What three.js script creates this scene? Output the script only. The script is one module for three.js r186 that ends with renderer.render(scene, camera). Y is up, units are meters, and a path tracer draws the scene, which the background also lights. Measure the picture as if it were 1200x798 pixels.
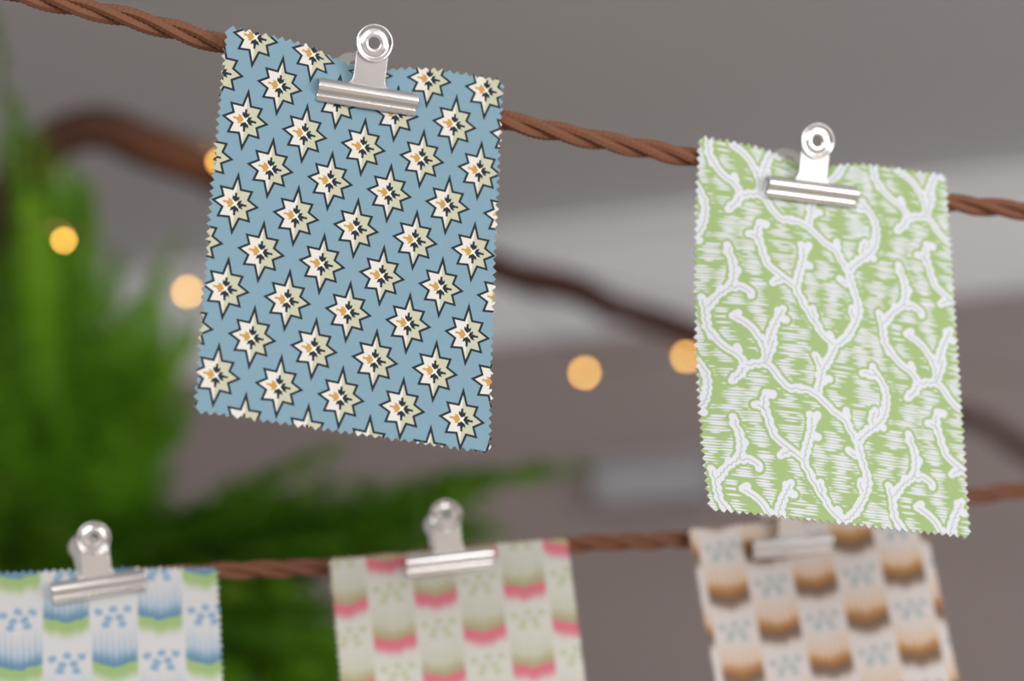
import * as THREE from 'three';
import { mergeGeometries } from 'three/addons/utils/BufferGeometryUtils.js';
import { RoundedBoxGeometry } from 'three/addons/geometries/RoundedBoxGeometry.js';
import { RectAreaLightUniformsLib } from 'three/addons/lights/RectAreaLightUniformsLib.js';

// ---------------------------------------------------------------- camera, sky, daylight, exposure
const scene = new THREE.Scene();
const D2R = Math.PI / 180;
const PITCH = 20 * D2R, EYE = 1.3, FPX = 2833;            // an 85 mm lens on a 36 mm frame, looking up 20 degrees
const camera = new THREE.PerspectiveCamera(2 * Math.atan(399 / FPX) / D2R, 1200 / 798, 0.05, 40);
camera.filmGauge = 36;
camera.position.set(0, EYE, 0);
camera.rotation.set(PITCH, 0, 0);
camera.focus = 0.848;
camera.userData.fStop = 5.0;
scene.background = new THREE.Color(0.86, 0.93, 1.0);      // overcast sky outside the windows

const renderer = new THREE.WebGLRenderer({ antialias: true });
renderer.toneMapping = THREE.LinearToneMapping;
renderer.toneMappingExposure = 0.56;
renderer.shadowMap.enabled = true;
RectAreaLightUniformsLib.init();

// the room stands turned against the camera
const ROOM_TURN = -17.07 * D2R;
const ROOM = { x0: -2.7, x1: 3.3, z0: -3.263, z1: 2.7, h: 2.7, t: 0.15 };
const roomPoint = (x, y, z) => new THREE.Vector3(x, y, z).applyAxisAngle(new THREE.Vector3(0, 1, 0), ROOM_TURN);
// windows: [wall, from, to, sill, head]
const WIN_RIGHT = { a: -1.2, b: 1.8, y0: 0.85, y1: 2.35 };
const WIN_BACK = { a: -0.6, b: 2.4, y0: 0.85, y1: 2.35 };
function daylight(name, w, h, p, toward, intensity) {
  const l = new THREE.RectAreaLight(new THREE.Color(0.98, 0.985, 1.0), intensity, w, h);
  l.name = name; l.position.copy(p); l.lookAt(toward);
  scene.add(l);
}
daylight('window_daylight', WIN_RIGHT.b - WIN_RIGHT.a - 0.12, 1.38, roomPoint(ROOM.x1 - 0.03, 1.6, 0.3), roomPoint(0, 1.6, 0.3), 9);
daylight('window_daylight', WIN_BACK.b - WIN_BACK.a - 0.12, 1.38, roomPoint(0.9, 1.6, ROOM.z1 - 0.03), roomPoint(0.9, 1.6, 0), 9);

// ---------------------------------------------------------------- helpers
let seed = 7;
const rnd = () => { seed = (seed + 0x6d2b79f5) | 0; let t = Math.imul(seed ^ (seed >>> 15), 1 | seed); t = (t + Math.imul(t ^ (t >>> 7), 61 | t)) ^ t; return ((t ^ (t >>> 14)) >>> 0) / 4294967296; };
const rr = (a, b) => a + (b - a) * rnd();
const V = (x, y, z) => new THREE.Vector3(x, y, z);
const camAxes = new THREE.Matrix4().makeRotationX(PITCH);
const at = (px, py, d) => V((px - 600) / FPX * d, -(py - 399) / FPX * d, -d).applyMatrix4(camAxes).add(V(0, EYE, 0));   // the point at that depth along that line of sight
const taken = {};
const numbered = (n) => { const k = taken[n] = (taken[n] ?? -1) + 1; return k ? n + '_' + String(k).padStart(3, '0') : n; };
function tag(o, label, category, group, kind) {
  if (label) o.userData.label = label;
  if (category) o.userData.category = category;
  if (group) o.userData.group = group;
  if (kind) o.userData.kind = kind;
  return o;
}
function mesh(name, geometry, material, parent) {
  const m = new THREE.Mesh(geometry, material);
  m.name = parent ? name : numbered(name);
  m.castShadow = m.receiveShadow = true;
  (parent ?? scene).add(m);
  return m;
}
function group(name, label, category, grp) {
  const g = new THREE.Group(); g.name = numbered(name); scene.add(g);
  return tag(g, label, category, grp);
}
const lin = (r, g, b) => new THREE.Color().setRGB(r, g, b);
function noiseTexture(w, h, f, srgb) {
  const d = new Uint8Array(w * h * 4);
  for (let j = 0; j < h; j++) for (let i = 0; i < w; i++) { const c = f(i, j); const o = (j * w + i) * 4; d[o] = c[0]; d[o + 1] = c[1]; d[o + 2] = c[2]; d[o + 3] = 255; }
  const t = new THREE.DataTexture(d, w, h); t.magFilter = THREE.LinearFilter; t.wrapS = t.wrapT = THREE.RepeatWrapping; if (srgb) t.colorSpace = THREE.SRGBColorSpace; t.needsUpdate = true;
  return t;
}

// ---------------------------------------------------------------- materials
const plasterBump = noiseTexture(256, 256, () => { const v = 128 + (rnd() - 0.5) * 90; return [v, v, v]; });
plasterBump.repeat.set(3, 3);
const M = {
  ceiling: new THREE.MeshStandardMaterial({ color: lin(0.70, 0.71, 0.725), roughness: 0.95, bumpMap: plasterBump, bumpScale: 0.0004 }),
  cornice: new THREE.MeshStandardMaterial({ color: lin(0.82, 0.83, 0.84), roughness: 0.7 }),
  wall: new THREE.MeshStandardMaterial({ color: lin(0.37, 0.31, 0.298), roughness: 0.95, bumpMap: plasterBump, bumpScale: 0.0004 }),
  floor: new THREE.MeshStandardMaterial({ color: lin(0.50, 0.45, 0.40), roughness: 0.6 }),
  white: new THREE.MeshStandardMaterial({ color: lin(0.78, 0.78, 0.79), roughness: 0.5 }),
  ledge: new THREE.MeshStandardMaterial({ color: lin(0.50, 0.50, 0.53), roughness: 0.6 }),
  glass: new THREE.MeshPhysicalMaterial({ color: 0xffffff, roughness: 0.02, transmission: 1, thickness: 0 }),
  steel: new THREE.MeshStandardMaterial({ color: lin(0.80, 0.77, 0.75), roughness: 0.24, metalness: 1 }),
  bark: new THREE.MeshStandardMaterial({ color: lin(0.062, 0.021, 0.012), roughness: 0.85 }),
  wire: new THREE.MeshStandardMaterial({ color: lin(0.08, 0.05, 0.03), roughness: 0.6 }),
  terracotta: new THREE.MeshStandardMaterial({ color: lin(0.42, 0.16, 0.08), roughness: 0.85 }),
  soil: new THREE.MeshStandardMaterial({ color: lin(0.03, 0.02, 0.012), roughness: 1 }),
  wood: new THREE.MeshStandardMaterial({ color: lin(0.16, 0.08, 0.04), roughness: 0.55 }),
  bulb: new THREE.MeshStandardMaterial({ color: lin(1, 0.8, 0.45), emissive: lin(1, 0.52, 0.085), emissiveIntensity: 34, roughness: 0.3 }),
  clothBack: new THREE.MeshStandardMaterial({ color: lin(0.72, 0.70, 0.66), roughness: 0.95 }),
};

// ---------------------------------------------------------------- the room
function roomBox(name, x0, x1, y0, y1, z0, z1, mat, parent) {
  const g = new THREE.BoxGeometry(x1 - x0, y1 - y0, z1 - z0);
  const m = mesh(name, g, mat, parent);
  m.position.set((x0 + x1) / 2, (y0 + y1) / 2, (z0 + z1) / 2);
  return m;
}
function struct(name, build) {
  const g = new THREE.Group(); g.name = name; g.rotation.y = ROOM_TURN; g.userData.kind = 'structure'; scene.add(g);
  build(g);
  return g;
}
const { x0, x1, z0, z1, h, t } = ROOM;
function structBox(name, a, b, c, d, e, f, mat) {
  const m = roomBox(name, a, b, c, d, e, f, mat);
  m.position.applyAxisAngle(V(0, 1, 0), ROOM_TURN); m.rotation.y = ROOM_TURN; m.userData.kind = 'structure';
  return m;
}
structBox('floor', x0 - t, x1 + t, -t, 0, z0 - t, z1 + t, M.floor);
structBox('ceiling', x0 - t, x1 + t, h, h + t, z0 - t, z1 + t, M.ceiling);
structBox('wall_far', x0 - t, x1 + t, 0, h, z0 - t, z0, M.wall);
structBox('wall_left', x0 - t, x0, 0, h, z0, z1, M.wall);
struct('wall_right', (g) => {
  const w = WIN_RIGHT;
  roomBox('wall_panel', x1, x1 + t, 0, w.y0, z0, z1, M.wall, g);
  roomBox('wall_panel', x1, x1 + t, w.y1, h, z0, z1, M.wall, g);
  roomBox('wall_panel', x1, x1 + t, w.y0, w.y1, z0, w.a, M.wall, g);
  roomBox('wall_panel', x1, x1 + t, w.y0, w.y1, w.b, z1, M.wall, g);
});
struct('wall_back', (g) => {
  const w = WIN_BACK;
  roomBox('wall_panel', x0 - t, x1 + t, 0, w.y0, z1, z1 + t, M.wall, g);
  roomBox('wall_panel', x0 - t, x1 + t, w.y1, h, z1, z1 + t, M.wall, g);
  roomBox('wall_panel', x0 - t, w.a, w.y0, w.y1, z1, z1 + t, M.wall, g);
  roomBox('wall_panel', w.b, x1 + t, w.y0, w.y1, z1, z1 + t, M.wall, g);
});
function windowUnit(name, w, side) {
  struct(name, (g) => {
    const inner = new THREE.Group(); inner.name = 'window_unit';
    const W = w.b - w.a, H = w.y1 - w.y0, f = 0.06;
    const put = (n, a, b, c, d, e, k, m) => { const q = roomBox(n, a, b, c, d, e, k, m, g); q.userData.plan = 1; return q; };
    const parts = [
      ['window_frame', -W / 2, W / 2, 0, f, -0.03, 0.03], ['window_frame', -W / 2, W / 2, H - f, H, -0.03, 0.03],
      ['window_frame', -W / 2, -W / 2 + f, f, H - f, -0.03, 0.03], ['window_frame', W / 2 - f, W / 2, f, H - f, -0.03, 0.03],
      ['glazing_bar', -W / 6 - 0.02, -W / 6 + 0.02, f, H - f, -0.02, 0.02], ['glazing_bar', W / 6 - 0.02, W / 6 + 0.02, f, H - f, -0.02, 0.02],
    ];
    for (const p of parts) put(...p, M.white);
    for (let k = -1; k <= 1; k++) put('pane', k * W / 3 - W / 6 + 0.03, k * W / 3 + W / 6 - 0.03, f, H - f, -0.003, 0.003, M.glass);
    put('window_sill', -W / 2, W / 2, -0.03, 0, 0.03, 0.14, M.white);
    g.position.copy(side === 'right' ? roomPoint(x1 + 0.09, w.y0, (w.a + w.b) / 2) : roomPoint((w.a + w.b) / 2, w.y0, z1 + 0.09));
    g.rotation.y = ROOM_TURN + (side === 'right' ? -Math.PI / 2 : Math.PI);
  });
}
windowUnit('window_1', WIN_RIGHT, 'right');
windowUnit('window_2', WIN_BACK, 'back');
// white plaster cornice, swept cove profile, along the far and left walls
function cornice(name, length, p, turn) {
  const s = new THREE.Shape();                              // (out from wall, down from ceiling)
  s.moveTo(0, 0); s.lineTo(0.07, 0); s.lineTo(0.07, -0.016);
  s.quadraticCurveTo(0.03, -0.03, 0.024, -0.115); s.lineTo(0.024, -0.128); s.lineTo(0.016, -0.128); s.lineTo(0.016, -0.165); s.lineTo(0, -0.165); s.lineTo(0, 0);
  const g = new THREE.ExtrudeGeometry(s, { depth: length, bevelEnabled: false, curveSegments: 10 });
  const m = mesh(name, g, M.cornice);
  m.position.copy(p); m.rotation.y = turn; m.userData.kind = 'structure';
}
cornice('trim_1', x1 - x0, roomPoint(x1, h, z0), ROOM_TURN - Math.PI / 2);
cornice('trim_2', z1 - z0, roomPoint(x0, h, z0 + 0), ROOM_TURN);

// ---------------------------------------------------------------- fabric prints (flat print on cloth)
const hash = (a, b) => { const v = Math.sin(a * 127.1 + b * 311.7) * 43758.5453; return v - Math.floor(v); };
function canvas(w, h) { const c = document.createElement('canvas'); c.width = w; c.height = h; return [c, c.getContext('2d')]; }
function grain(ctx, w, h, amount) {
  const im = ctx.getImageData(0, 0, w, h), d = im.data;
  for (let j = 0; j < h; j++) for (let i = 0; i < w; i++) {
    const o = (j * w + i) * 4, weave = (((i >> 1) + (j >> 1)) & 1 ? 1 : -1) * amount * 0.35 + (rnd() - 0.5) * amount * 2;
    d[o] += weave; d[o + 1] += weave; d[o + 2] += weave;
  }
  ctx.putImageData(im, 0, 0);
}
function printMaterial(c) {
  const tx = new THREE.CanvasTexture(c); tx.colorSpace = THREE.SRGBColorSpace; tx.magFilter = THREE.LinearFilter;
  return new THREE.MeshStandardMaterial({ map: tx, roughness: 0.92 });
}
function starPrint(W, H) {
  const s = 12, [c, x] = canvas(Math.round(W * s), Math.round(H * s));
  x.fillStyle = '#809fad'; x.fillRect(0, 0, c.width, c.height);
  const tips = [[0.2, 10.7], [5.45, 5.4], [7.8, 0], [5.3, -5.7], [-0.3, -10.7], [-5.6, -5.5], [-7.8, 0.1], [-5.45, 5.5]];
  const dents = [[1.6, 5.5], [4.4, 2.15], [4.25, -2.2], [1.7, -5.3], [-1.8, -5.2], [-4.4, -1.9], [-4.35, 2.25], [-1.3, 5.3]];
  const leaf = (p, col) => {                                // a small three-pronged leaf: base, prong, prong, prong
    x.fillStyle = col; x.strokeStyle = col; x.lineJoin = 'miter';
    const [b, l, m, r] = p;
    x.lineWidth = 0.78; x.lineCap = 'butt';
    x.beginPath(); x.moveTo(...b); x.lineTo(...m); x.stroke();
    for (const q of [l, m, r]) {
      const dx = q[0] - b[0], dy = q[1] - b[1], n = Math.hypot(dx, dy), px = -dy / n * 0.6, py = dx / n * 0.6;
      x.beginPath(); x.moveTo(b[0], b[1]); x.lineTo(b[0] + dx * 0.5 + px, b[1] + dy * 0.5 + py); x.lineTo(...q); x.lineTo(b[0] + dx * 0.5 - px, b[1] + dy * 0.5 - py); x.closePath(); x.fill();
    }
  };
  const path = () => {
    x.beginPath(); x.moveTo(...tips[0]);
    for (let k = 0; k < 8; k++) {
      const n = tips[(k + 1) % 8], d = dents[k], a = tips[k];
      x.quadraticCurveTo(d[0] * 0.93 + a[0] * 0.07 , d[1] * 0.93 + a[1] * 0.07, d[0], d[1]);
      x.quadraticCurveTo(d[0] * 0.93 + n[0] * 0.07, d[1] * 0.93 + n[1] * 0.07, ...n);
    }
    x.closePath();
  };
  const ang = -2.0 * D2R, ax = 21.75 * Math.cos(ang), ay = 21.75 * Math.sin(ang), cx = 31.9 * Math.sin(ang), cy = -31.9 * Math.cos(ang);
  for (let i = -5; i <= 5; i++) for (let j = -6; j <= 6; j++) {
    const u = i + (j & 1 ? 0.5 : 0), v = j / 2;
    const X = -11.3 + ax * u + cx * v, Y = -11.1 + ay * u + cy * v;
    x.setTransform(s, 0, 0, -s, (X + W / 2) * s, (H / 2 - Y) * s); x.rotate(ang * 0.3);
    path(); x.fillStyle = '#e2dcd1'; x.fill();
    x.save(); path(); x.clip(); x.fillStyle = '#c5c3a7'; x.beginPath(); x.moveTo(0.2, 11); x.lineTo(9, 11); x.lineTo(9, -11); x.lineTo(-0.35, -11); x.closePath(); x.fill(); x.restore();
    path(); x.strokeStyle = '#1f2a33'; x.lineWidth = 0.8; x.lineJoin = 'miter'; x.miterLimit = 6; x.stroke();
    x.strokeStyle = '#efeade'; x.lineWidth = 0.5; x.lineCap = 'butt';
    x.beginPath(); x.moveTo(-1.5, 1.5); x.lineTo(1.4, -1.5); x.moveTo(-1.5, -1.2); x.lineTo(1.6, 1.4); x.stroke();
    leaf([[-0.1, 0.85], [-1.15, 3.1], [0.05, 4.1], [1.4, 2.9]], '#202a33');
    leaf([[0.6, -0.05], [2.3, 1.6], [4.0, -0.15], [2.75, -1.75]], '#202a33');
    leaf([[-0.1, -0.85], [-1.7, -2.9], [-0.1, -4.4], [1.4, -3.0]], '#202a33');
    leaf([[-0.6, 0.0], [-2.8, 1.9], [-4.4, 0.3], [-2.8, -1.8]], '#c9994f');
    x.fillStyle = '#c9994f'; x.beginPath(); x.ellipse(-2.0, 0.02, 1.15, 1.0, 0, 0, 7); x.fill();
  }
  x.setTransform(1, 0, 0, 1, 0, 0);
  grain(x, c.width, c.height, 9);
  return c;
}
function coralPrint(W, H) {
  const s = 12, [c, x] = canvas(Math.round(W * s), Math.round(H * s)), TX = 69, TY = 68;
  const GREEN = '#a1b87a', WHITE = '#dcdce3', INNER = '#a3b592';
  const lines = [[-39.7, -22.5, -36.8, -19.5, -34.9, -16.2], [-34.9, -16.2, -27.3, -15.1, -24.5, -17.4, -21.4, -21.0, -19.7, -23.6, -13.6, -24.0, -7.8, -25.4, -4.9, -28.1, -1.6, -31.7, 2.5, -33.7, 5.0, -37.5, 7.4, -42.2],
    [7.4, -42.2, 8.9, -47.4, 10.3, -52.8, 10.9, -57.2, 9.8, -61.8, 7.2, -66.5, 2.9, -71.6, 0.4, -73.2], [0.9, -4.9, -2.3, -10.6, -5.3, -15.6, -6.3, -20.3, -7.8, -25.4],
    [0.4, -73.2, -4.0, -69.3, -7.8, -63.9, -10.5, -59.6, -12.4, -55.9, -14.2, -51.9, -18.7, -48.0, -23.2, -44.9, -25.9, -40.7, -27.1, -35.3, -28.2, -32.0, -27.5, -26.6], [-27.5, -34.2, -29.6, -31.6, -31.8, -31.6], [-27.5, -27.1, -24.8, -26.8],
    [-14.2, -51.9, -13.2, -47.1, -11.4, -41.8, -10.4, -36.7, -11.1, -33.7], [-10.2, -36.6, -7.9, -33.5], [-11.1, -41.2, -8.1, -42.1], [-17.0, -49.2, -19.9, -48.6, -23.1, -50.6], [-7.0, -65.3, -7.4, -62.0, -7.9, -59.5], [-0.1, -72.8, -1.6, -69.1],
    [7.4, -42.2, 11.7, -38.0, 16.1, -34.4, 19.3, -30.3, 20.6, -24.4, 19.8, -18.8, 17.2, -15.7, 11.2, -15.0], [17.7, -16.2, 15.6, -11.8], [14.2, -35.7, 14.2, -32.1, 15.6, -29.1], [16.1, -34.4, 18.6, -35.4],
    [-49.6, -57.8, -48.4, -61.5, -48.0, -66.9, -46.3, -73.2], [-46.9, -3.0, -45.0, -5.4, -41.1, -9.2, -36.7, -12.1, -34.9, -16.2], [-48.2, -62.0, -43.7, -56.6, -39.2, -52.8, -37.9, -48.2, -38.1, -43.8, -39.5, -39.0, -40.1, -36.8],
    [-39.6, -53.4, -35.0, -53.1, -32.2, -54.2, -31.6, -56.3], [-37.4, -12.0, -37.3, -9.0], [-38.1, -46.0, -36.5, -46.4], [-38.5, -64.8, -33.3, -68.0, -28.9, -72.7, -27.8, -76.0], [-28.3, -4.8, -26.9, -9.7, -27.1, -15.1], [-37.7, -65.2, -36.5, -63.5],
    [-19.6, -60.8, -22.5, -65.8, -24.6, -70.4, -26.2, -76.0], [-23.7, -4.5, -25.2, -9.5, -27.1, -15.1], [-21.7, -64.6, -18.6, -65.1], [7.9, -47.3, 5.3, -46.9, 3.9, -45.9], [9.8, -61.8, 8.7, -60.8, 8.3, -57.3], [3.0, -34.0, 3.8, -30.5], [-5.8, -20.2, -2.5, -18.9], [-5.3, -16.2, -6.2, -12.8, -7.8, -10.1]];
  const tiles = []; for (let i = -1; i <= 1; i++) for (let j = -1; j <= 2; j++) tiles.push([i, j]);
  const place = (i, j) => x.setTransform(s, 0, 0, -s, (W / 2 + TX * i) * s, (H / 2 - 1 - TY * j) * s);
  const wob = (q, k) => Math.sin(q[0] * 1.7 + q[1] * 2.3 + k) * 0.38;
  const dense = lines.map((L) => {                           // smooth, slightly knobbly polylines
    const p = []; for (let k = 0; k < L.length; k += 2) p.push(V(L[k], L[k + 1], 0));
    const q = p.length > 2 ? new THREE.CatmullRomCurve3(p, false, 'centripetal') : new THREE.LineCurve3(p[0], p[1]);
    const n = Math.max(3, Math.round(q.getLength() / 0.9));
    return q.getSpacedPoints(n).map((v, k) => (k === 0 || k === n ? [v.x, v.y] : [v.x + wob([v.x, v.y], 0), v.y + wob([v.x, v.y], 2)]));
  });
  x.fillStyle = GREEN; x.fillRect(0, 0, c.width, c.height);
  // combed white streaks in patches between the branches
  const streaks = [], ROWS = 62, COLS = 7;
  for (let k = 0; k < ROWS; k++) for (let m = 0; m < COLS; m++) {
    const y = -TY / 2 + TY * (k + 0.5) / ROWS, q = Math.floor(k / 7 + m * 3.3), cx = -TX / 2 + TX * (m + 0.5) / COLS + (hash(q, m) - 0.5) * 6;
    const swell = 0.55 + 0.45 * Math.sin(Math.PI * ((k / 7 + m * 3.3) % 1));
    if (rnd() < 0.06) continue;
    streaks.push([cx + rr(-1.1, 1.1), y + rr(-0.12, 0.12), 5.0 * swell * rr(0.6, 1.3), rr(0.44, 0.66)]);
  }
  x.fillStyle = WHITE;
  for (const [i, j] of tiles) for (const [dx, dy] of [[0, 0]]) {
    place(i, j);
    for (const [px, py, hw, th] of streaks) {
      x.beginPath(); x.moveTo(px - hw, py + hw * 0.03); x.bezierCurveTo(px - hw * 0.4, py + th, px + hw * 0.4, py + th, px + hw, py - hw * 0.03); x.bezierCurveTo(px + hw * 0.4, py - th, px - hw * 0.4, py - th, px - hw, py + hw * 0.03); x.fill();
    }
  }
  x.lineJoin = x.lineCap = 'round';
  const stroke = (p, w, col, off) => {
    x.strokeStyle = col; x.lineWidth = w; x.beginPath();
    p.forEach((q, k) => { const a = p[Math.max(0, k - 1)], b = p[Math.min(p.length - 1, k + 1)], n = Math.hypot(b[0] - a[0], b[1] - a[1]) || 1, X = q[0] - (b[1] - a[1]) / n * off, Y = q[1] + (b[0] - a[0]) / n * off; k ? x.lineTo(X, Y) : x.moveTo(X, Y); });
    x.stroke();
  };
  for (const [i, j] of tiles) { place(i, j); for (const p of dense) stroke(p, 5.1, GREEN, 0); }
  for (const [i, j] of tiles) {
    place(i, j);
    for (const p of dense) { stroke(p, 3.0, WHITE, 0); for (let k = 2; k < p.length - 1; k += 3) { x.fillStyle = WHITE; x.beginPath(); x.ellipse(p[k][0] + wob(p[k], 1) * 2.2, p[k][1] + wob(p[k], 4) * 2.2, 1.5, 1.5, 0, 0, 7); x.fill(); } }
  }
  for (const [i, j] of tiles) { place(i, j); for (const p of dense) if (p.length > 5) stroke(p.slice(1, -1), 0.32, INNER, p[0][0] > p[p.length - 1][0] ? 0.25 : -0.25); }
  x.setTransform(1, 0, 0, 1, 0, 0);
  grain(x, c.width, c.height, 4);
  return c;
}
function ikatPrint(W, H, { col, cw, x0: cx, y0: cy, per, ground, upper, deep, lower, motif }) {
  const s = 8, [c, x] = canvas(Math.round(W * s), Math.round(H * s));
  const im = x.createImageData(c.width, c.height), d = im.data, mix = (a, b, k) => a.map((v, n) => v + (b[n] - v) * k), sm = (a, b, v) => { const k = Math.min(1, Math.max(0, (v - a) / (b - a))); return k * k * (3 - 2 * k); };
  for (let j = 0; j < c.height; j++) for (let i = 0; i < c.width; i++) {
    const X = (i + 0.5) / s - W / 2, Y = H / 2 - (j + 0.5) / s;
    const q = (X - cx) / cw + 0.5, k = Math.floor(q), fx = q - k - 0.5;                   // column, place across it
    const stripe = Math.floor(q * 16), jag = (hash(stripe, 3) - 0.5) * 1.6;
    const yb = cy - (k & 1 ? per / 2 : 0), v0 = Y - yb - Math.abs(fx) * 5.2 + 1.2 + jag * 0.5;   // height over the point of the chevron
    const v = ((v0 + 8) % per + per) % per - 8, line = stripe & 1 ? 1 : 0.35, cell = Math.floor((v0 + 8) / per);
    let col3 = ground;
    if (v >= 0) { col3 = mix(col3, upper, (1 - sm(1.0, 17 + jag * 3, v)) * line * (0.75 + 0.25 * (1 - sm(0, 5, v))) ); col3 = mix(col3, deep, (1 - sm(0, 6.5 + jag * 2, v)) * 0.9); }
    else col3 = mix(lower, ground, sm(2.4, 7.9 + jag * 0.4, -v));
    // small sprigs in the pale part of the cell
    const mv = v0 - cell * per, ux = fx * cw, spots = [[-3.1, 16.2], [3.4, 16.2], [0, 22.2], [5.6, 22], [-5.8, 21.2], [-2.0, 18.6], [2.4, 19.0]];
    for (const [sx, sy] of spots) { const e = Math.hypot((ux - sx) / 2.3, (mv + Math.abs(fx) * 5.2 - 1.2 - sy) / 1.9); if (e < 1) col3 = mix(col3, motif, 0.8 * (1 - sm(0.45, 1, e))); }
    const edge = sm(0.44, 0.5, Math.abs(fx)); col3 = mix(col3, ground, edge * 0.75);
    const o = (j * c.width + i) * 4; d[o] = col3[0]; d[o + 1] = col3[1]; d[o + 2] = col3[2]; d[o + 3] = 255;
  }
  x.putImageData(im, 0, 0);
  grain(x, c.width, c.height, 5);
  return c;
}

// ---------------------------------------------------------------- swatches: cloth rectangles with pinked edges
function swatchGeometry(W, H, bend, pitch = 0.003, tooth = 0.0014, thick = 0.0005) {
  const nx = Math.round((W - 2 * tooth) / pitch), ny = Math.round((H - 2 * tooth) / pitch), iw = W - 2 * tooth, ih = H - 2 * tooth;
  const pts = [], tris = [];
  const add = (x, y) => pts.push([x, y]) - 1;
  const id = (i, j) => j * (nx + 1) + i;
  for (let j = 0; j <= ny; j++) for (let i = 0; i <= nx; i++) add(-iw / 2 + iw * i / nx, -ih / 2 + ih * j / ny);
  for (let j = 0; j < ny; j++) for (let i = 0; i < nx; i++) tris.push([id(i, j), id(i + 1, j), id(i + 1, j + 1)], [id(i, j), id(i + 1, j + 1), id(i, j + 1)]);
  const loop = [];
  const edge = (a, b, ox, oy) => { const [p, q] = [pts[a], pts[b]]; const e = tooth * (0.8 + 0.4 * rnd()); const n = add((p[0] + q[0]) / 2 + ox * e, (p[1] + q[1]) / 2 + oy * e); tris.push([a, n, b]); loop.push(a, n); };
  for (let i = 0; i < nx; i++) edge(id(i, 0), id(i + 1, 0), 0, -1);
  for (let j = 0; j < ny; j++) edge(id(nx, j), id(nx, j + 1), 1, 0);
  for (let i = nx; i > 0; i--) edge(id(i, ny), id(i - 1, ny), 0, 1);
  for (let j = ny; j > 0; j--) edge(id(0, j), id(0, j - 1), -1, 0);
  const pos = [], uv = [], idx = [], n = pts.length;
  const put = ([x, y], off) => { const [dx, dy, z] = bend(x / W * 2, y / H * 2); pos.push(x + dx, y + dy, z + off); uv.push(x / W + 0.5, y / H + 0.5); };
  for (const p of pts) put(p, thick / 2);
  for (const p of pts) put(p, -thick / 2);
  for (const t3 of tris) idx.push(...t3);
  const front = idx.length;
  for (const [a, b, c] of tris) idx.push(a + n, c + n, b + n);
  const base = pos.length / 3;
  for (const k of loop) { put(pts[k], thick / 2); put(pts[k], -thick / 2); }
  for (let k = 0; k < loop.length; k++) { const a = base + 2 * k, b = base + 2 * ((k + 1) % loop.length); idx.push(a, a + 1, b, b, a + 1, b + 1); }
  const g = new THREE.BufferGeometry();
  g.setAttribute('position', new THREE.Float32BufferAttribute(pos, 3));
  g.setAttribute('uv', new THREE.Float32BufferAttribute(uv, 2));
  g.setIndex(idx); g.addGroup(0, front, 0); g.addGroup(front, idx.length - front, 1);
  g.computeVertexNormals();
  return g;
}
const poses = {
  blue: { p: [-0.0546, 1.6219, -0.7809], r: [0.3481, -0.0059, -0.0336], W: 0.105, H: 0.1445, clip: [0.0012, 0.0561, 0.03] },
  green: { p: [0.1194, 1.6094, -0.8437], r: [0.3312, -0.0181, -0.0103], W: 0.105, H: 0.1477, clip: [-0.0062, 0.0580, 0.025] },
  azure: { p: [-0.1629, 1.4729, -0.9391], r: [0.2774, 0.0004, 0.0917], W: 0.105, H: 0.143, clip: [0.0035, 0.0640, 0.13] },
  pink: { p: [-0.0185, 1.4958, -0.9833], r: [0.1154, 0, 0.1147], W: 0.1015, H: 0.140, clip: [-0.0005, 0.0638, 0.03] },
  tan: { p: [0.1397, 1.5186, -1.0266], r: [0.1909, 0, 0.151], W: 0.108, H: 0.147, clip: [-0.0085, 0.0610, -0.02] },
};
const frameOf = (o, { p, r }) => { o.position.set(...p); o.rotation.set(r[1], r[0], r[2], 'YXZ'); return o; };
function swatch(key, label, c, bend) {
  const s = poses[key]; s.bend = bend;
  const m = mesh('fabric_swatch', swatchGeometry(s.W, s.H, bend), [printMaterial(c), M.clothBack]);
  frameOf(m, s);
  return tag(m, label, 'fabric swatch', 'fabric swatches clipped to the cords');
}
const bump = (a, c, w) => Math.exp(-(((a - c) / w) ** 2));
swatch('blue', 'blue fabric swatch printed with cream eight-pointed stars', starPrint(105, 144.5), (u, v) => [0, -0.0045 * bump(u, -0.02, 0.3) * bump(v, 1.04, 0.16), -0.002 * bump(u, 0, 0.5) * bump(v, 0.8, 0.4) + 0.002 * v * v - 0.001 + 0.001 * Math.max(0, -u) * Math.max(0, v) ** 2 - 0.002 * bump(u, 0, 0.3) * bump(v, 1.04, 0.12)]);
swatch('green', 'pale green fabric swatch printed with white branching coral', coralPrint(105, 147.7), (u, v) => [0, -0.004 * bump(u, -0.1, 0.26) * bump(v, 1.04, 0.16), -0.002 * bump(u, -0.1, 0.5) * bump(v, 0.8, 0.4) - 0.009 * Math.max(0, 1 - v * v) * Math.max(0, -u) ** 2 - 0.002 * bump(u, -0.1, 0.3) * bump(v, 1.04, 0.12)]);
swatch('azure', 'white fabric swatch with blue and green ikat chevrons', ikatPrint(105, 143, { cw: 18.5, x0: -9.3, y0: 50.6, per: 36.5, ground: [208, 206, 204], upper: [128, 160, 190], deep: [92, 132, 158], lower: [156, 182, 118], motif: [122, 156, 188] }), (u, v) => [0, 0, 0.002 * Math.sin(u * 2 + 1)]);
swatch('pink', 'cream fabric swatch with pink and sage ikat chevrons', ikatPrint(101.5, 140, { cw: 18.6, x0: -7.6, y0: 50.6, per: 34, ground: [214, 210, 200], upper: [182, 186, 148], deep: [176, 160, 120], lower: [218, 118, 132], motif: [190, 194, 158] }), (u, v) => [0, 0, 0.002 * Math.sin(u * 2)]);
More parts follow.
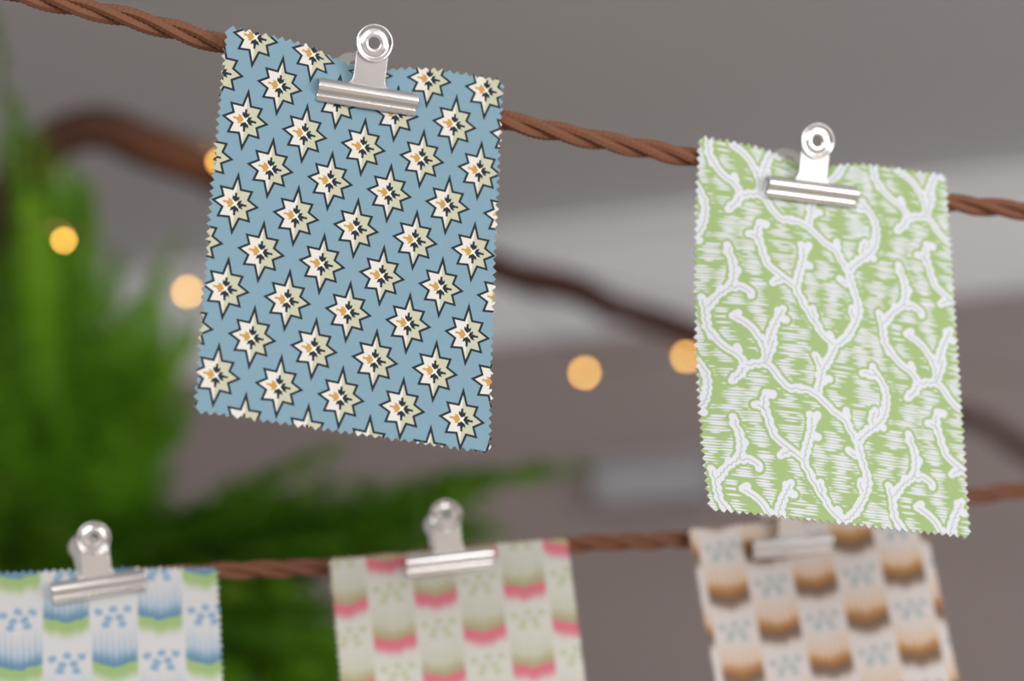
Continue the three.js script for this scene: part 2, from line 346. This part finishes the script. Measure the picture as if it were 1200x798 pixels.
swatch('tan', 'off-white fabric swatch with tan brown ikat chevrons and grey sprigs', ikatPrint(108, 147, { cw: 19.8, x0: -0.6, y0: 42.5, per: 35.5, ground: [214, 204, 198], upper: [214, 160, 104], deep: [150, 98, 46], lower: [122, 100, 82], motif: [160, 172, 172] }), (u, v) => [0, 0, 0.003 * Math.sin(u * 2 - 0.5)]);

// ---------------------------------------------------------------- bulldog clips
function ribbon(profile, thick, width) {                     // a bent sheet: profile of [y, z], given thickness, drawn out along x
  const n = profile.length, L = [], R = [];
  for (let k = 0; k < n; k++) { const a = profile[Math.max(0, k - 1)], b = profile[Math.min(n - 1, k + 1)], dy = b[0] - a[0], dz = b[1] - a[1], l = Math.hypot(dy, dz); L.push([profile[k][0] + dz / l * thick / 2, profile[k][1] - dy / l * thick / 2]); R.push([profile[k][0] - dz / l * thick / 2, profile[k][1] + dy / l * thick / 2]); }
  const s = new THREE.Shape([...L, ...R.reverse()].map(([y, z]) => new THREE.Vector2(z, y)));
  const g = new THREE.ExtrudeGeometry(s, { depth: width - 0.0006, bevelEnabled: true, bevelThickness: 0.0003, bevelSize: 0.00012, bevelSegments: 2 });
  g.translate(0, 0, -(width - 0.0006) / 2); g.rotateY(-Math.PI / 2);   // extrusion axis -> x, profile z -> z
  return g;
}
const mm = (p) => p.map(([a, b]) => [a / 1000, b / 1000]);
function smoothProfile(p, n) { const c = new THREE.CatmullRomCurve3(p.map(([a, b]) => V(a, b, 0)), false, 'centripetal'); return c.getSpacedPoints(n).map((v) => [v.x, v.y]); }
const frontShell = [...smoothProfile(mm([[3.4, 0.9], [3.3, 2.6], [2.2, 4.0], [0.6, 4.5], [-1.0, 3.9], [-2.1, 2.4], [-2.6, 1.1]]), 20), ...mm([[-2.9, 0.95], [-3.3, 1.15], [-4.9, 2.1]])];
const backShell = [...smoothProfile(mm([[7.0, -9.2], [6.6, -10.6], [4.4, -11.4], [1.2, -10.6], [-1.4, -7.2], [-2.4, -3.0], [-2.7, -1.3]]), 20), ...mm([[-3.0, -1.1], [-3.4, -1.25], [-4.9, -2.0]])];
function armGeometry(len) {                                  // strap with flared foot, lying in its own xy plane
  const s = new THREE.Shape(), w = 0.0057;
  s.moveTo(-w - 0.0028, 0); s.quadraticCurveTo(-w, 0.0004, -w, 0.0032); s.lineTo(-w, len); s.lineTo(w, len); s.lineTo(w, 0.0032); s.quadraticCurveTo(w, 0.0004, w + 0.0028, 0); s.closePath();
  const g = new THREE.ExtrudeGeometry(s, { depth: 0.0005, bevelEnabled: true, bevelThickness: 0.00015, bevelSize: 0.00015, bevelSegments: 2 });
  g.translate(0, 0, -0.00025);
  return g;
}
function eyeletGeometry() {                                  // dished disc: rolled rim, groove, raised land round a hole
  const p = mm([[2.1, -0.9], [2.1, -0.2], [2.5, 0.15], [4.2, 0.1], [4.7, -0.35], [5.4, -0.45], [5.9, 0.3], [6.4, 0.75], [6.85, 0.55], [7.0, 0.0], [6.85, -0.5], [6.4, -0.8], [2.1, -0.9]]);
  const g = new THREE.LatheGeometry(p.map(([r, y]) => new THREE.Vector2(r, y)), 48);
  g.rotateX(Math.PI / 2);
  return g;
}
const gFront = ribbon(frontShell, 0.0005, 0.037), gBack = ribbon(backShell, 0.0005, 0.037), gArm = armGeometry(0.0135), gArmBack = armGeometry(0.0125), gEye = eyeletGeometry();
function clip(key, label) {
  const s = poses[key], c = group('bulldog_clip', label, 'clip', 'steel bulldog clips holding the swatches');
  mesh('front_jaw', gFront, M.steel, c);
  mesh('back_jaw', gBack, M.steel, c);
  const fa = mesh('front_arm', gArm, M.steel, c); fa.position.set(0, 0.0032, 0.0028); fa.rotation.x = 22 * D2R;
  const fe = mesh('eyelet', gEye, M.steel, fa); fe.position.set(0, 0.0155, 0.0010);
  const ba = mesh('back_arm', gArmBack, M.steel, c); ba.position.set(0, 0.0074, -0.0098); ba.rotation.set(-20 * D2R, 0, 0);
  const be = mesh('eyelet', gEye, M.steel, ba); be.position.set(0, 0.0135, -0.0010); be.rotation.x = Math.PI;
  const holder = new THREE.Matrix4().compose(V(...s.p), new THREE.Quaternion().setFromEuler(new THREE.Euler(s.r[1], s.r[0], s.r[2], 'YXZ')), V(1, 1, 1));
  c.applyMatrix4(new THREE.Matrix4().multiplyMatrices(holder, new THREE.Matrix4().compose(V(s.clip[0], s.clip[1], s.bend(s.clip[0] / s.W * 2, (s.clip[1] - 0.003) / s.H * 2)[2]), new THREE.Quaternion().setFromEuler(new THREE.Euler(0, 0, s.clip[2])), V(1, 1, 1))));
  return c;
}
clip('blue', 'silver bulldog clip gripping the blue star swatch');
clip('green', 'silver bulldog clip gripping the pale green coral swatch');
clip('azure', 'silver bulldog clip tilted on the blue and green ikat swatch');
clip('pink', 'silver bulldog clip gripping the pink and sage ikat swatch');
clip('tan', 'silver bulldog clip gripping the tan ikat swatch behind the green one');

// ---------------------------------------------------------------- twisted cloth-covered cords
M.cord = new THREE.MeshStandardMaterial({ color: new THREE.Color('#7e5038'), roughness: 0.85 });   // one brown; the plait is modelled
function sweep(points, radius, radial, closedEnds) {         // tube along given points; uv: metres along, turns around
  const n = points.length, pos = [], uv = [], idx = [], nor = [];
  let up = V(0, 1, 0), along = 0;
  for (let k = 0; k < n; k++) {
    const tg = points[Math.min(n - 1, k + 1)].clone().sub(points[Math.max(0, k - 1)]).normalize();
    up = up.clone().sub(tg.clone().multiplyScalar(up.dot(tg))).normalize();
    const side = tg.clone().cross(up);
    if (k) along += points[k].distanceTo(points[k - 1]);
        for (let a = 0; a <= radial; a++) {
      const q = a / radial * Math.PI * 2, nn = up.clone().multiplyScalar(Math.cos(q)).addScaledVector(side, Math.sin(q)), r = typeof radius === 'function' ? radius(k / (n - 1), a / radial, along) : radius, p = points[k].clone().addScaledVector(nn, r);
      pos.push(p.x, p.y, p.z); nor.push(nn.x, nn.y, nn.z); uv.push(along, a / radial);
    }
  }
  const w = radial + 1;
  for (let k = 0; k < n - 1; k++) for (let a = 0; a < radial; a++) { const o = k * w + a; idx.push(o, o + 1, o + w, o + 1, o + w + 1, o + w); }
  if (closedEnds) for (const k of [0, n - 1]) { const c = pos.length / 3; pos.push(points[k].x, points[k].y, points[k].z); const tg = points[Math.min(n - 1, k + 1)].clone().sub(points[Math.max(0, k - 1)]).normalize().multiplyScalar(k ? 1 : -1); nor.push(tg.x, tg.y, tg.z); uv.push(0, 0); for (let a = 0; a < radial; a++) idx.push(c, k * w + a + (k ? 1 : 0), k * w + a + (k ? 0 : 1)); }
  const g = new THREE.BufferGeometry();
  g.setAttribute('position', new THREE.Float32BufferAttribute(pos, 3)); g.setAttribute('normal', new THREE.Float32BufferAttribute(nor, 3)); g.setAttribute('uv', new THREE.Float32BufferAttribute(uv, 2)); g.setIndex(idx);
  return g;
}
const toRoom = (p) => p.clone().applyAxisAngle(V(0, 1, 0), -ROOM_TURN);
function toWall(p, q) {                                      // from p on through q's direction to the room's inner walls
  const a = toRoom(p), d = toRoom(q).sub(a); d.y *= 0.3;
  let k = Infinity;
  for (const [v, dv, lo, hi] of [[a.x, d.x, x0, x1], [a.z, d.z, z0, z1]]) if (dv) k = Math.min(k, ((dv > 0 ? hi - 0.012 : lo + 0.012) - v) / dv);
  return roomPoint(a.x + d.x * k, a.y + d.y * k, a.z + d.z * k);
}
function twistedCord(label, knots, start) {
  const c = group('twisted_cord', label, 'cord', 'twisted brown cords');
  const p = knots.map((k) => at(...k));
  const ends = [toWall(p[0], p[0].clone().multiplyScalar(2).sub(p[1])), toWall(p.at(-1), p.at(-1).clone().multiplyScalar(2).sub(p.at(-2)))];
  const curve = new THREE.CatmullRomCurve3([ends[0], ...p, ends[1]], false, 'centripetal'), len = curve.getLength();
  curve.arcLengthDivisions = 4000; curve.updateArcLengths();
  // fine rings where the cord hangs between the swatches, coarse ones on the way to the walls
  const sa = ends[0].distanceTo(p[0]), sb = len - ends[1].distanceTo(p.at(-1)), stops = [];
  for (let d = 0; d < len; d += d > sa - 0.05 && d < sb + 0.05 ? 0.0005 : 0.004) stops.push(d);
  stops.push(len);
  const n = stops.length - 1, mid = stops.map((d) => curve.getPointAt(d / len)), R = 0.00205, PITCHM = 0.055;
  for (let s = 0; s < 3; s++) {
    const pts = mid.map((m, k) => {
      const tg = mid[Math.min(n, k + 1)].clone().sub(mid[Math.max(0, k - 1)]).normalize(), side = tg.clone().cross(V(0, 1, 0)).normalize(), up = side.clone().cross(tg);
      const a = -stops[k] / PITCHM * Math.PI * 2 + s * Math.PI * 2 / 3 + start;
      return m.clone().addScaledVector(side, Math.cos(a) * R).addScaledVector(up, Math.sin(a) * R);
    });
    const fine = (d) => d > sa - 0.05 && d < sb + 0.07;
    const g = sweep(pts, (f, q, d) => 0.00178 * (1 + (fine(d) ? 0.17 * Math.cos(Math.PI * 2 * (d / 0.0042 + 3 * q)) * Math.cos(Math.PI * 2 * (d / 0.0042 - 3 * q)) : 0)), 24, true);
    g.computeVertexNormals();
    mesh('strand', g, M.cord, c);
  }
  return ends;
}
const endsA = twistedCord('brown braided twisted cord holding the star and coral swatches', [[-90, -40, 0.826], [40, -3, 0.840], [150, 21, 0.849], [255, 50, 0.8600], [430, 98, 0.8755], [590, 141, 0.8890], [700, 164, 0.900], [812, 185, 0.913], [957, 216, 0.928], [1112, 238, 0.943], [1200, 247, 0.952], [1320, 262, 0.966]], 0.6);
const endsB = twistedCord('brown braided twisted cord holding the ikat swatches', [[-160, 690, 0.945], [0, 684, 0.962], [130, 679, 0.975], [258, 670, 0.988], [385, 664, 1.015], [520, 652, 1.0225], [668, 638, 1.031], [808, 631, 1.059], [960, 608, 1.078], [1140, 582, 1.098], [1200, 574, 1.107], [1320, 560, 1.122]], 1.9);
for (const [p, which] of [...endsA.map((e) => [e, 'star and coral swatch']), ...endsB.map((e) => [e, 'ikat swatch'])]) {
  const q = toRoom(p), onX = Math.min(Math.abs(q.x - x0), Math.abs(q.x - x1)) < Math.min(Math.abs(q.z - z0), Math.abs(q.z - z1));
  const o = onX ? V(q.x > 0 ? x1 : x0, q.y, q.z) : V(q.x, q.y, q.z > 0 ? z1 : z0), dir = onX ? V(q.x > 0 ? -1 : 1, 0, 0) : V(0, 0, q.z > 0 ? -1 : 1);
  const g = sweep([0, 1, 2, 3, 4, 5, 6].map((k) => { const w = o.clone().addScaledVector(dir, k < 3 ? k * 0.006 : 0.012 + Math.sin((k - 2) * 0.8) * 0.006); w.y -= k < 3 ? 0.006 : 0.006 * Math.cos((k - 2) * 0.8); return roomPoint(w.x, w.y, w.z); }), 0.0015, 8, true);
  tag(mesh('cup_hook', g, M.steel), `small steel hook holding the ${which} cord on the ${onX && q.x < 0 ? 'windowless side' : onX ? 'window' : 'corniced'} wall`, 'hook', 'cup hooks');
}

// ---------------------------------------------------------------- white ledge on the far wall
{
  const l = group('wall_ledge', 'short pale grey ledge on the taupe wall behind the coral swatch', 'shelf');
  const d = 3.263;
  const c = toRoom(at(770, 577, 3.49));
  const board = mesh('board', new RoundedBoxGeometry(0.16, 0.05, 0.05, 3, 0.006), M.ledge, l); board.position.set(0, 0, 0.025);
  const lip = mesh('lip', new RoundedBoxGeometry(0.17, 0.010, 0.06, 3, 0.004), M.ledge, l); lip.position.set(0, 0.03, 0.03);
  l.position.copy(roomPoint(c.x, c.y, -d)); l.rotation.y = ROOM_TURN;
}

// ---------------------------------------------------------------- fern in its pot on a tall cupboard, with an arching branch
const CROWN = at(85, 735, 2.08);
const POT_TOP = CROWN.y + 0.0, POT_H = 0.17, CUP_TOP = POT_TOP - POT_H;
{
  const cb = group('cupboard', 'tall dark wooden cupboard with two doors under the fern', 'cupboard');
  const hgt = CUP_TOP, body = mesh('body', new RoundedBoxGeometry(0.7, hgt - 0.02, 0.4, 2, 0.004), M.wood, cb); body.position.y = (hgt - 0.02) / 2;
  const top = mesh('top', new RoundedBoxGeometry(0.74, 0.02, 0.44, 2, 0.005), M.wood, cb); top.position.y = hgt - 0.01;
  for (const s of [-1, 1]) {
    const door = mesh('door', new RoundedBoxGeometry(0.335, hgt - 0.12, 0.018, 2, 0.004), M.wood, cb); door.position.set(s * 0.171, hgt / 2 + 0.01, 0.209);
    const k = mesh('knob', new THREE.SphereGeometry(0.014, 16, 12), M.steel, door); k.position.set(-s * 0.14, 0, 0.02);
  }
  cb.position.set(CROWN.x, 0, CROWN.z - 0.02); cb.rotation.y = ROOM_TURN;
  const pot = group('plant_pot', 'terracotta pot on top of the dark cupboard', 'pot');
  const prof = mm([[0, 0], [70, 0], [98, 140], [106, 140], [108, 168], [104, 170], [99, 168], [96, 142], [92, 140], [0, 140]]);
  mesh('wall', new THREE.LatheGeometry(prof.map(([r, y]) => new THREE.Vector2(r, y)), 40), M.terracotta, pot);
  const soil = mesh('soil', new THREE.CylinderGeometry(0.093, 0.093, 0.012, 32), M.soil, pot); soil.position.y = 0.148;
  pot.position.set(CROWN.x, CUP_TOP, CROWN.z);
}
const leafGreens = [lin(0.13, 0.32, 0.012), lin(0.10, 0.26, 0.010), lin(0.17, 0.37, 0.016)].map((c) => new THREE.MeshPhysicalMaterial({ color: c, roughness: 0.6, transmission: 0.25, thickness: 0, side: THREE.DoubleSide, specularIntensity: 0.4 }));
const fern = group('fern', 'large green fern with feathery arching fronds beside the blue swatch', 'fern');
fern.position.copy(CROWN);
function frond(tip, lift, width, shade) {
  const T = tip.clone().sub(CROWN), S = V(rr(-0.04, 0.04), -0.02, rr(-0.04, 0.04));
  const C = S.clone().lerp(T, 0.45).add(V(0, lift, 0)), curve = new THREE.QuadraticBezierCurve3(S, C, T), len = curve.getLength(), n = Math.max(18, Math.round(len / 0.0075));
  const pts = curve.getSpacedPoints(n), pos = [], idx = [];
  const flatUp = V(rr(-0.5, 0.5), 1, rr(-0.2, 0.8)).normalize();
  for (let k = 2; k <= n; k++) {
    const f = k / n, tg = pts[Math.min(n, k + 1)].clone().sub(pts[k - 1]).normalize(), side = tg.clone().cross(flatUp).normalize(), nn = side.clone().cross(tg);
    const L = width * Math.min(1, 0.25 + f * 3) * Math.pow(1 - f, 0.42) * rr(0.85, 1.1) + 0.004;
    for (const s of [-1, 1]) {
      const dir = side.clone().multiplyScalar(s).addScaledVector(tg, 0.35 + 0.3 * f).addScaledVector(nn, rr(-0.6, 0.6)).normalize(), ww = tg.clone().multiplyScalar(0.0046), o = pts[k], b = pos.length / 3;
      const p1 = o.clone().addScaledVector(dir, L * 0.4), p2 = o.clone().addScaledVector(dir, L).addScaledVector(V(0, -1, 0), L * 0.15);
      for (const q of [o.clone().addScaledVector(ww, 0.4), o.clone().addScaledVector(ww, -0.4), p1.clone().add(ww), p1.clone().sub(ww), p2]) pos.push(q.x, q.y, q.z);
      idx.push(b, b + 1, b + 2, b + 1, b + 3, b + 2, b + 2, b + 3, b + 4);
    }
  }
  const leaves = new THREE.BufferGeometry(); leaves.setAttribute('position', new THREE.Float32BufferAttribute(pos, 3)); leaves.setIndex(idx); leaves.computeVertexNormals();
  const stem = sweep(pts, (f) => 0.0016 * (1 - 0.7 * f), 5, false); stem.deleteAttribute('uv');
  mesh('frond', mergeGeometries([leaves, stem]), leafGreens[shade % 3], fern);
}
const tips = [[18, 118, 2.05, 0.10], [-12, 8, 2.0, 0.12], [45, 150, 2.0, 0.1], [62, 170, 2.05, 0.1], [84, 195, 2.08, 0.1], [104, 214, 2.05, 0.11], [30, 140, 2.1, 0.1], [95, 225, 2.05, 0.1], [15, 230, 2.05, 0.1], [35, 330, 2.0, 0.08], [110, 330, 2.05, 0.08], [215, 268, 2.15, 0.12], [190, 310, 2.1, 0.1], [160, 350, 2.0, 0.08], [225, 395, 2.05, 0.1], [140, 300, 2.2, 0.1],
  [690, 543, 1.95, 0.08], [672, 550, 1.93, 0.07], [650, 558, 1.97, 0.07], [685, 548, 2.0, 0.08], [600, 552, 1.97, 0.08], [540, 590, 1.95, 0.06], [470, 600, 1.9, 0.06], [400, 522, 2.0, 0.09], [430, 560, 2.0, 0.08], [360, 590, 1.9, 0.06], [500, 625, 1.9, 0.05], [330, 560, 2.05, 0.06], [560, 640, 2.0, 0.05], [350, 640, 1.9, 0.05], [590, 565, 2.05, 0.08], [450, 640, 2.1, 0.04], [280, 600, 2.1, 0.06]];
tips.forEach(([x, y, d, l], k) => frond(at(x, y, d), l, 0.03, k));
const fill = (n, xa, xb, top, bottom, da, db, w) => { for (let k = 0; k < n; k++) { const x = rr(xa, xb); frond(at(x, rr(top(x), bottom(x)), rr(da, db)), rr(0.03, 0.1), w, k); } };
fill(26, -80, 95, (x) => 150 + Math.max(0, x) * 0.8, () => 400, 2.0, 2.3, 0.032);
fill(30, 80, 240, (x) => 380 - (x - 90) * 0.2, () => 470, 1.95, 2.2, 0.03);
fill(70, -100, 235, () => 420, () => 700, 1.84, 2.3, 0.034);
fill(20, 240, 420, (x) => 575 - (x - 240) * 0.35, () => 610, 1.9, 2.15, 0.03);
fill(74, 250, 600, (x) => 600 - (x - 250) * 0.08, (x) => 680 - (x - 250) * 0.14, 1.88, 2.25, 0.03);
fill(95, 220, 480, () => 680, () => 880, 1.85, 2.35, 0.034);
{
  const knots = [[70, 735, 2.12], [-20, 560, 2.12], [-40, 380, 2.12], [-10, 262, 2.1], [30, 205, 2.08], [75, 162, 2.08], [120, 150, 2.08], [175, 168, 2.1], [245, 203, 2.14], [400, 258, 2.25], [500, 290, 2.33], [590, 317, 2.4], [700, 350, 2.48], [810, 392, 2.55], [970, 440, 2.65], [1140, 492, 2.75], [1200, 527, 2.8], [1330, 600, 2.88]].map((k) => at(...k));
  const c = new THREE.CatmullRomCurve3(knots, false, 'centripetal'), pts = c.getSpacedPoints(140).map((p, k) => p.add(V(0.002 * Math.sin(k * 0.9), 0.002 * Math.sin(k * 0.57 + 1), 0.002 * Math.cos(k * 0.71))));
  const b = group('branch', 'dark brown bare branch arching from the fern pot behind the swatches', 'branch');
  mesh('limb', sweep(pts, (f) => (0.0235 - 0.0135 * f) * (1 + 0.06 * Math.sin(f * 70)), 12, true), M.bark, b);
  for (const [k, len, dy, dz] of [[52, 0.07, 0.03, -0.04], [78, 0.06, -0.04, 0.02], [104, 0.08, 0.02, -0.05]]) {
    const o = pts[k], tg = pts[k + 1].clone().sub(o).normalize(), tipv = tg.multiplyScalar(len).add(V(0, dy, dz));
    mesh('twig', sweep([0, 0.25, 0.5, 0.75, 1].map((f) => o.clone().addScaledVector(tipv, f).add(V(0, 0.006 * Math.sin(f * 3), 0))), (f) => 0.004 * (1 - 0.7 * f), 7, true), M.bark, b);
  }
}

// ---------------------------------------------------------------- string lights
function stringLights(label, knots, bulbs) {
  const s = group('string_light', label, 'string light', 'warm string lights');
  const p = knots.map((k) => at(...k));
  const ends = [toWall(p[0], p[0].clone().multiplyScalar(2).sub(p[1])), toWall(p.at(-1), p.at(-1).clone().multiplyScalar(2).sub(p.at(-2)))];
  const c = new THREE.CatmullRomCurve3([ends[0], ...p, ends[1]], false, 'centripetal');
  mesh('wire', sweep(c.getSpacedPoints(400), 0.0009, 6, true), M.wire, s);
  for (const b of bulbs) {
    const q = at(...b);
    const lamp = mesh('bulb', new THREE.SphereGeometry(b[3] ?? 0.0036, 16, 12), M.bulb, s); lamp.position.copy(q);
    const socket = mesh('socket', new THREE.CylinderGeometry(0.0016, 0.0022, 0.009, 10), M.wire, s); socket.position.copy(q).add(V(0, 0.0075, 0));
    const l = new THREE.PointLight(lin(1, 0.62, 0.2), 0.02, 0, 2); l.name = 'bulb_light'; l.position.copy(q); l.castShadow = true; l.shadow.radius = 0.15; s.add(l);
  }
}
stringLights('string light wire with warm bulbs hanging behind the star swatch and fern', [[-60, 240, 1.84], [75, 270, 1.9], [220, 330, 2.8], [380, 345, 2.8], [560, 320, 2.8], [640, 370, 2.8], [685, 424, 2.8], [745, 425, 2.8], [805, 405, 2.8], [960, 400, 2.85], [1250, 450, 2.95]], [[75, 282, 1.9, 0.0021], [220, 342, 2.8], [685, 437, 2.8], [805, 418, 2.8]]);
stringLights('string light wire with one warm bulb along the brown branch', [[-80, 300, 1.98], [60, 150, 2.0], [160, 150, 2.0], [252, 180, 2.05], [420, 240, 2.15], [600, 300, 2.3], [900, 385, 2.5], [1250, 530, 2.75]], [[257, 190, 2.05, 0.0023]]);

renderer.render(scene, camera);
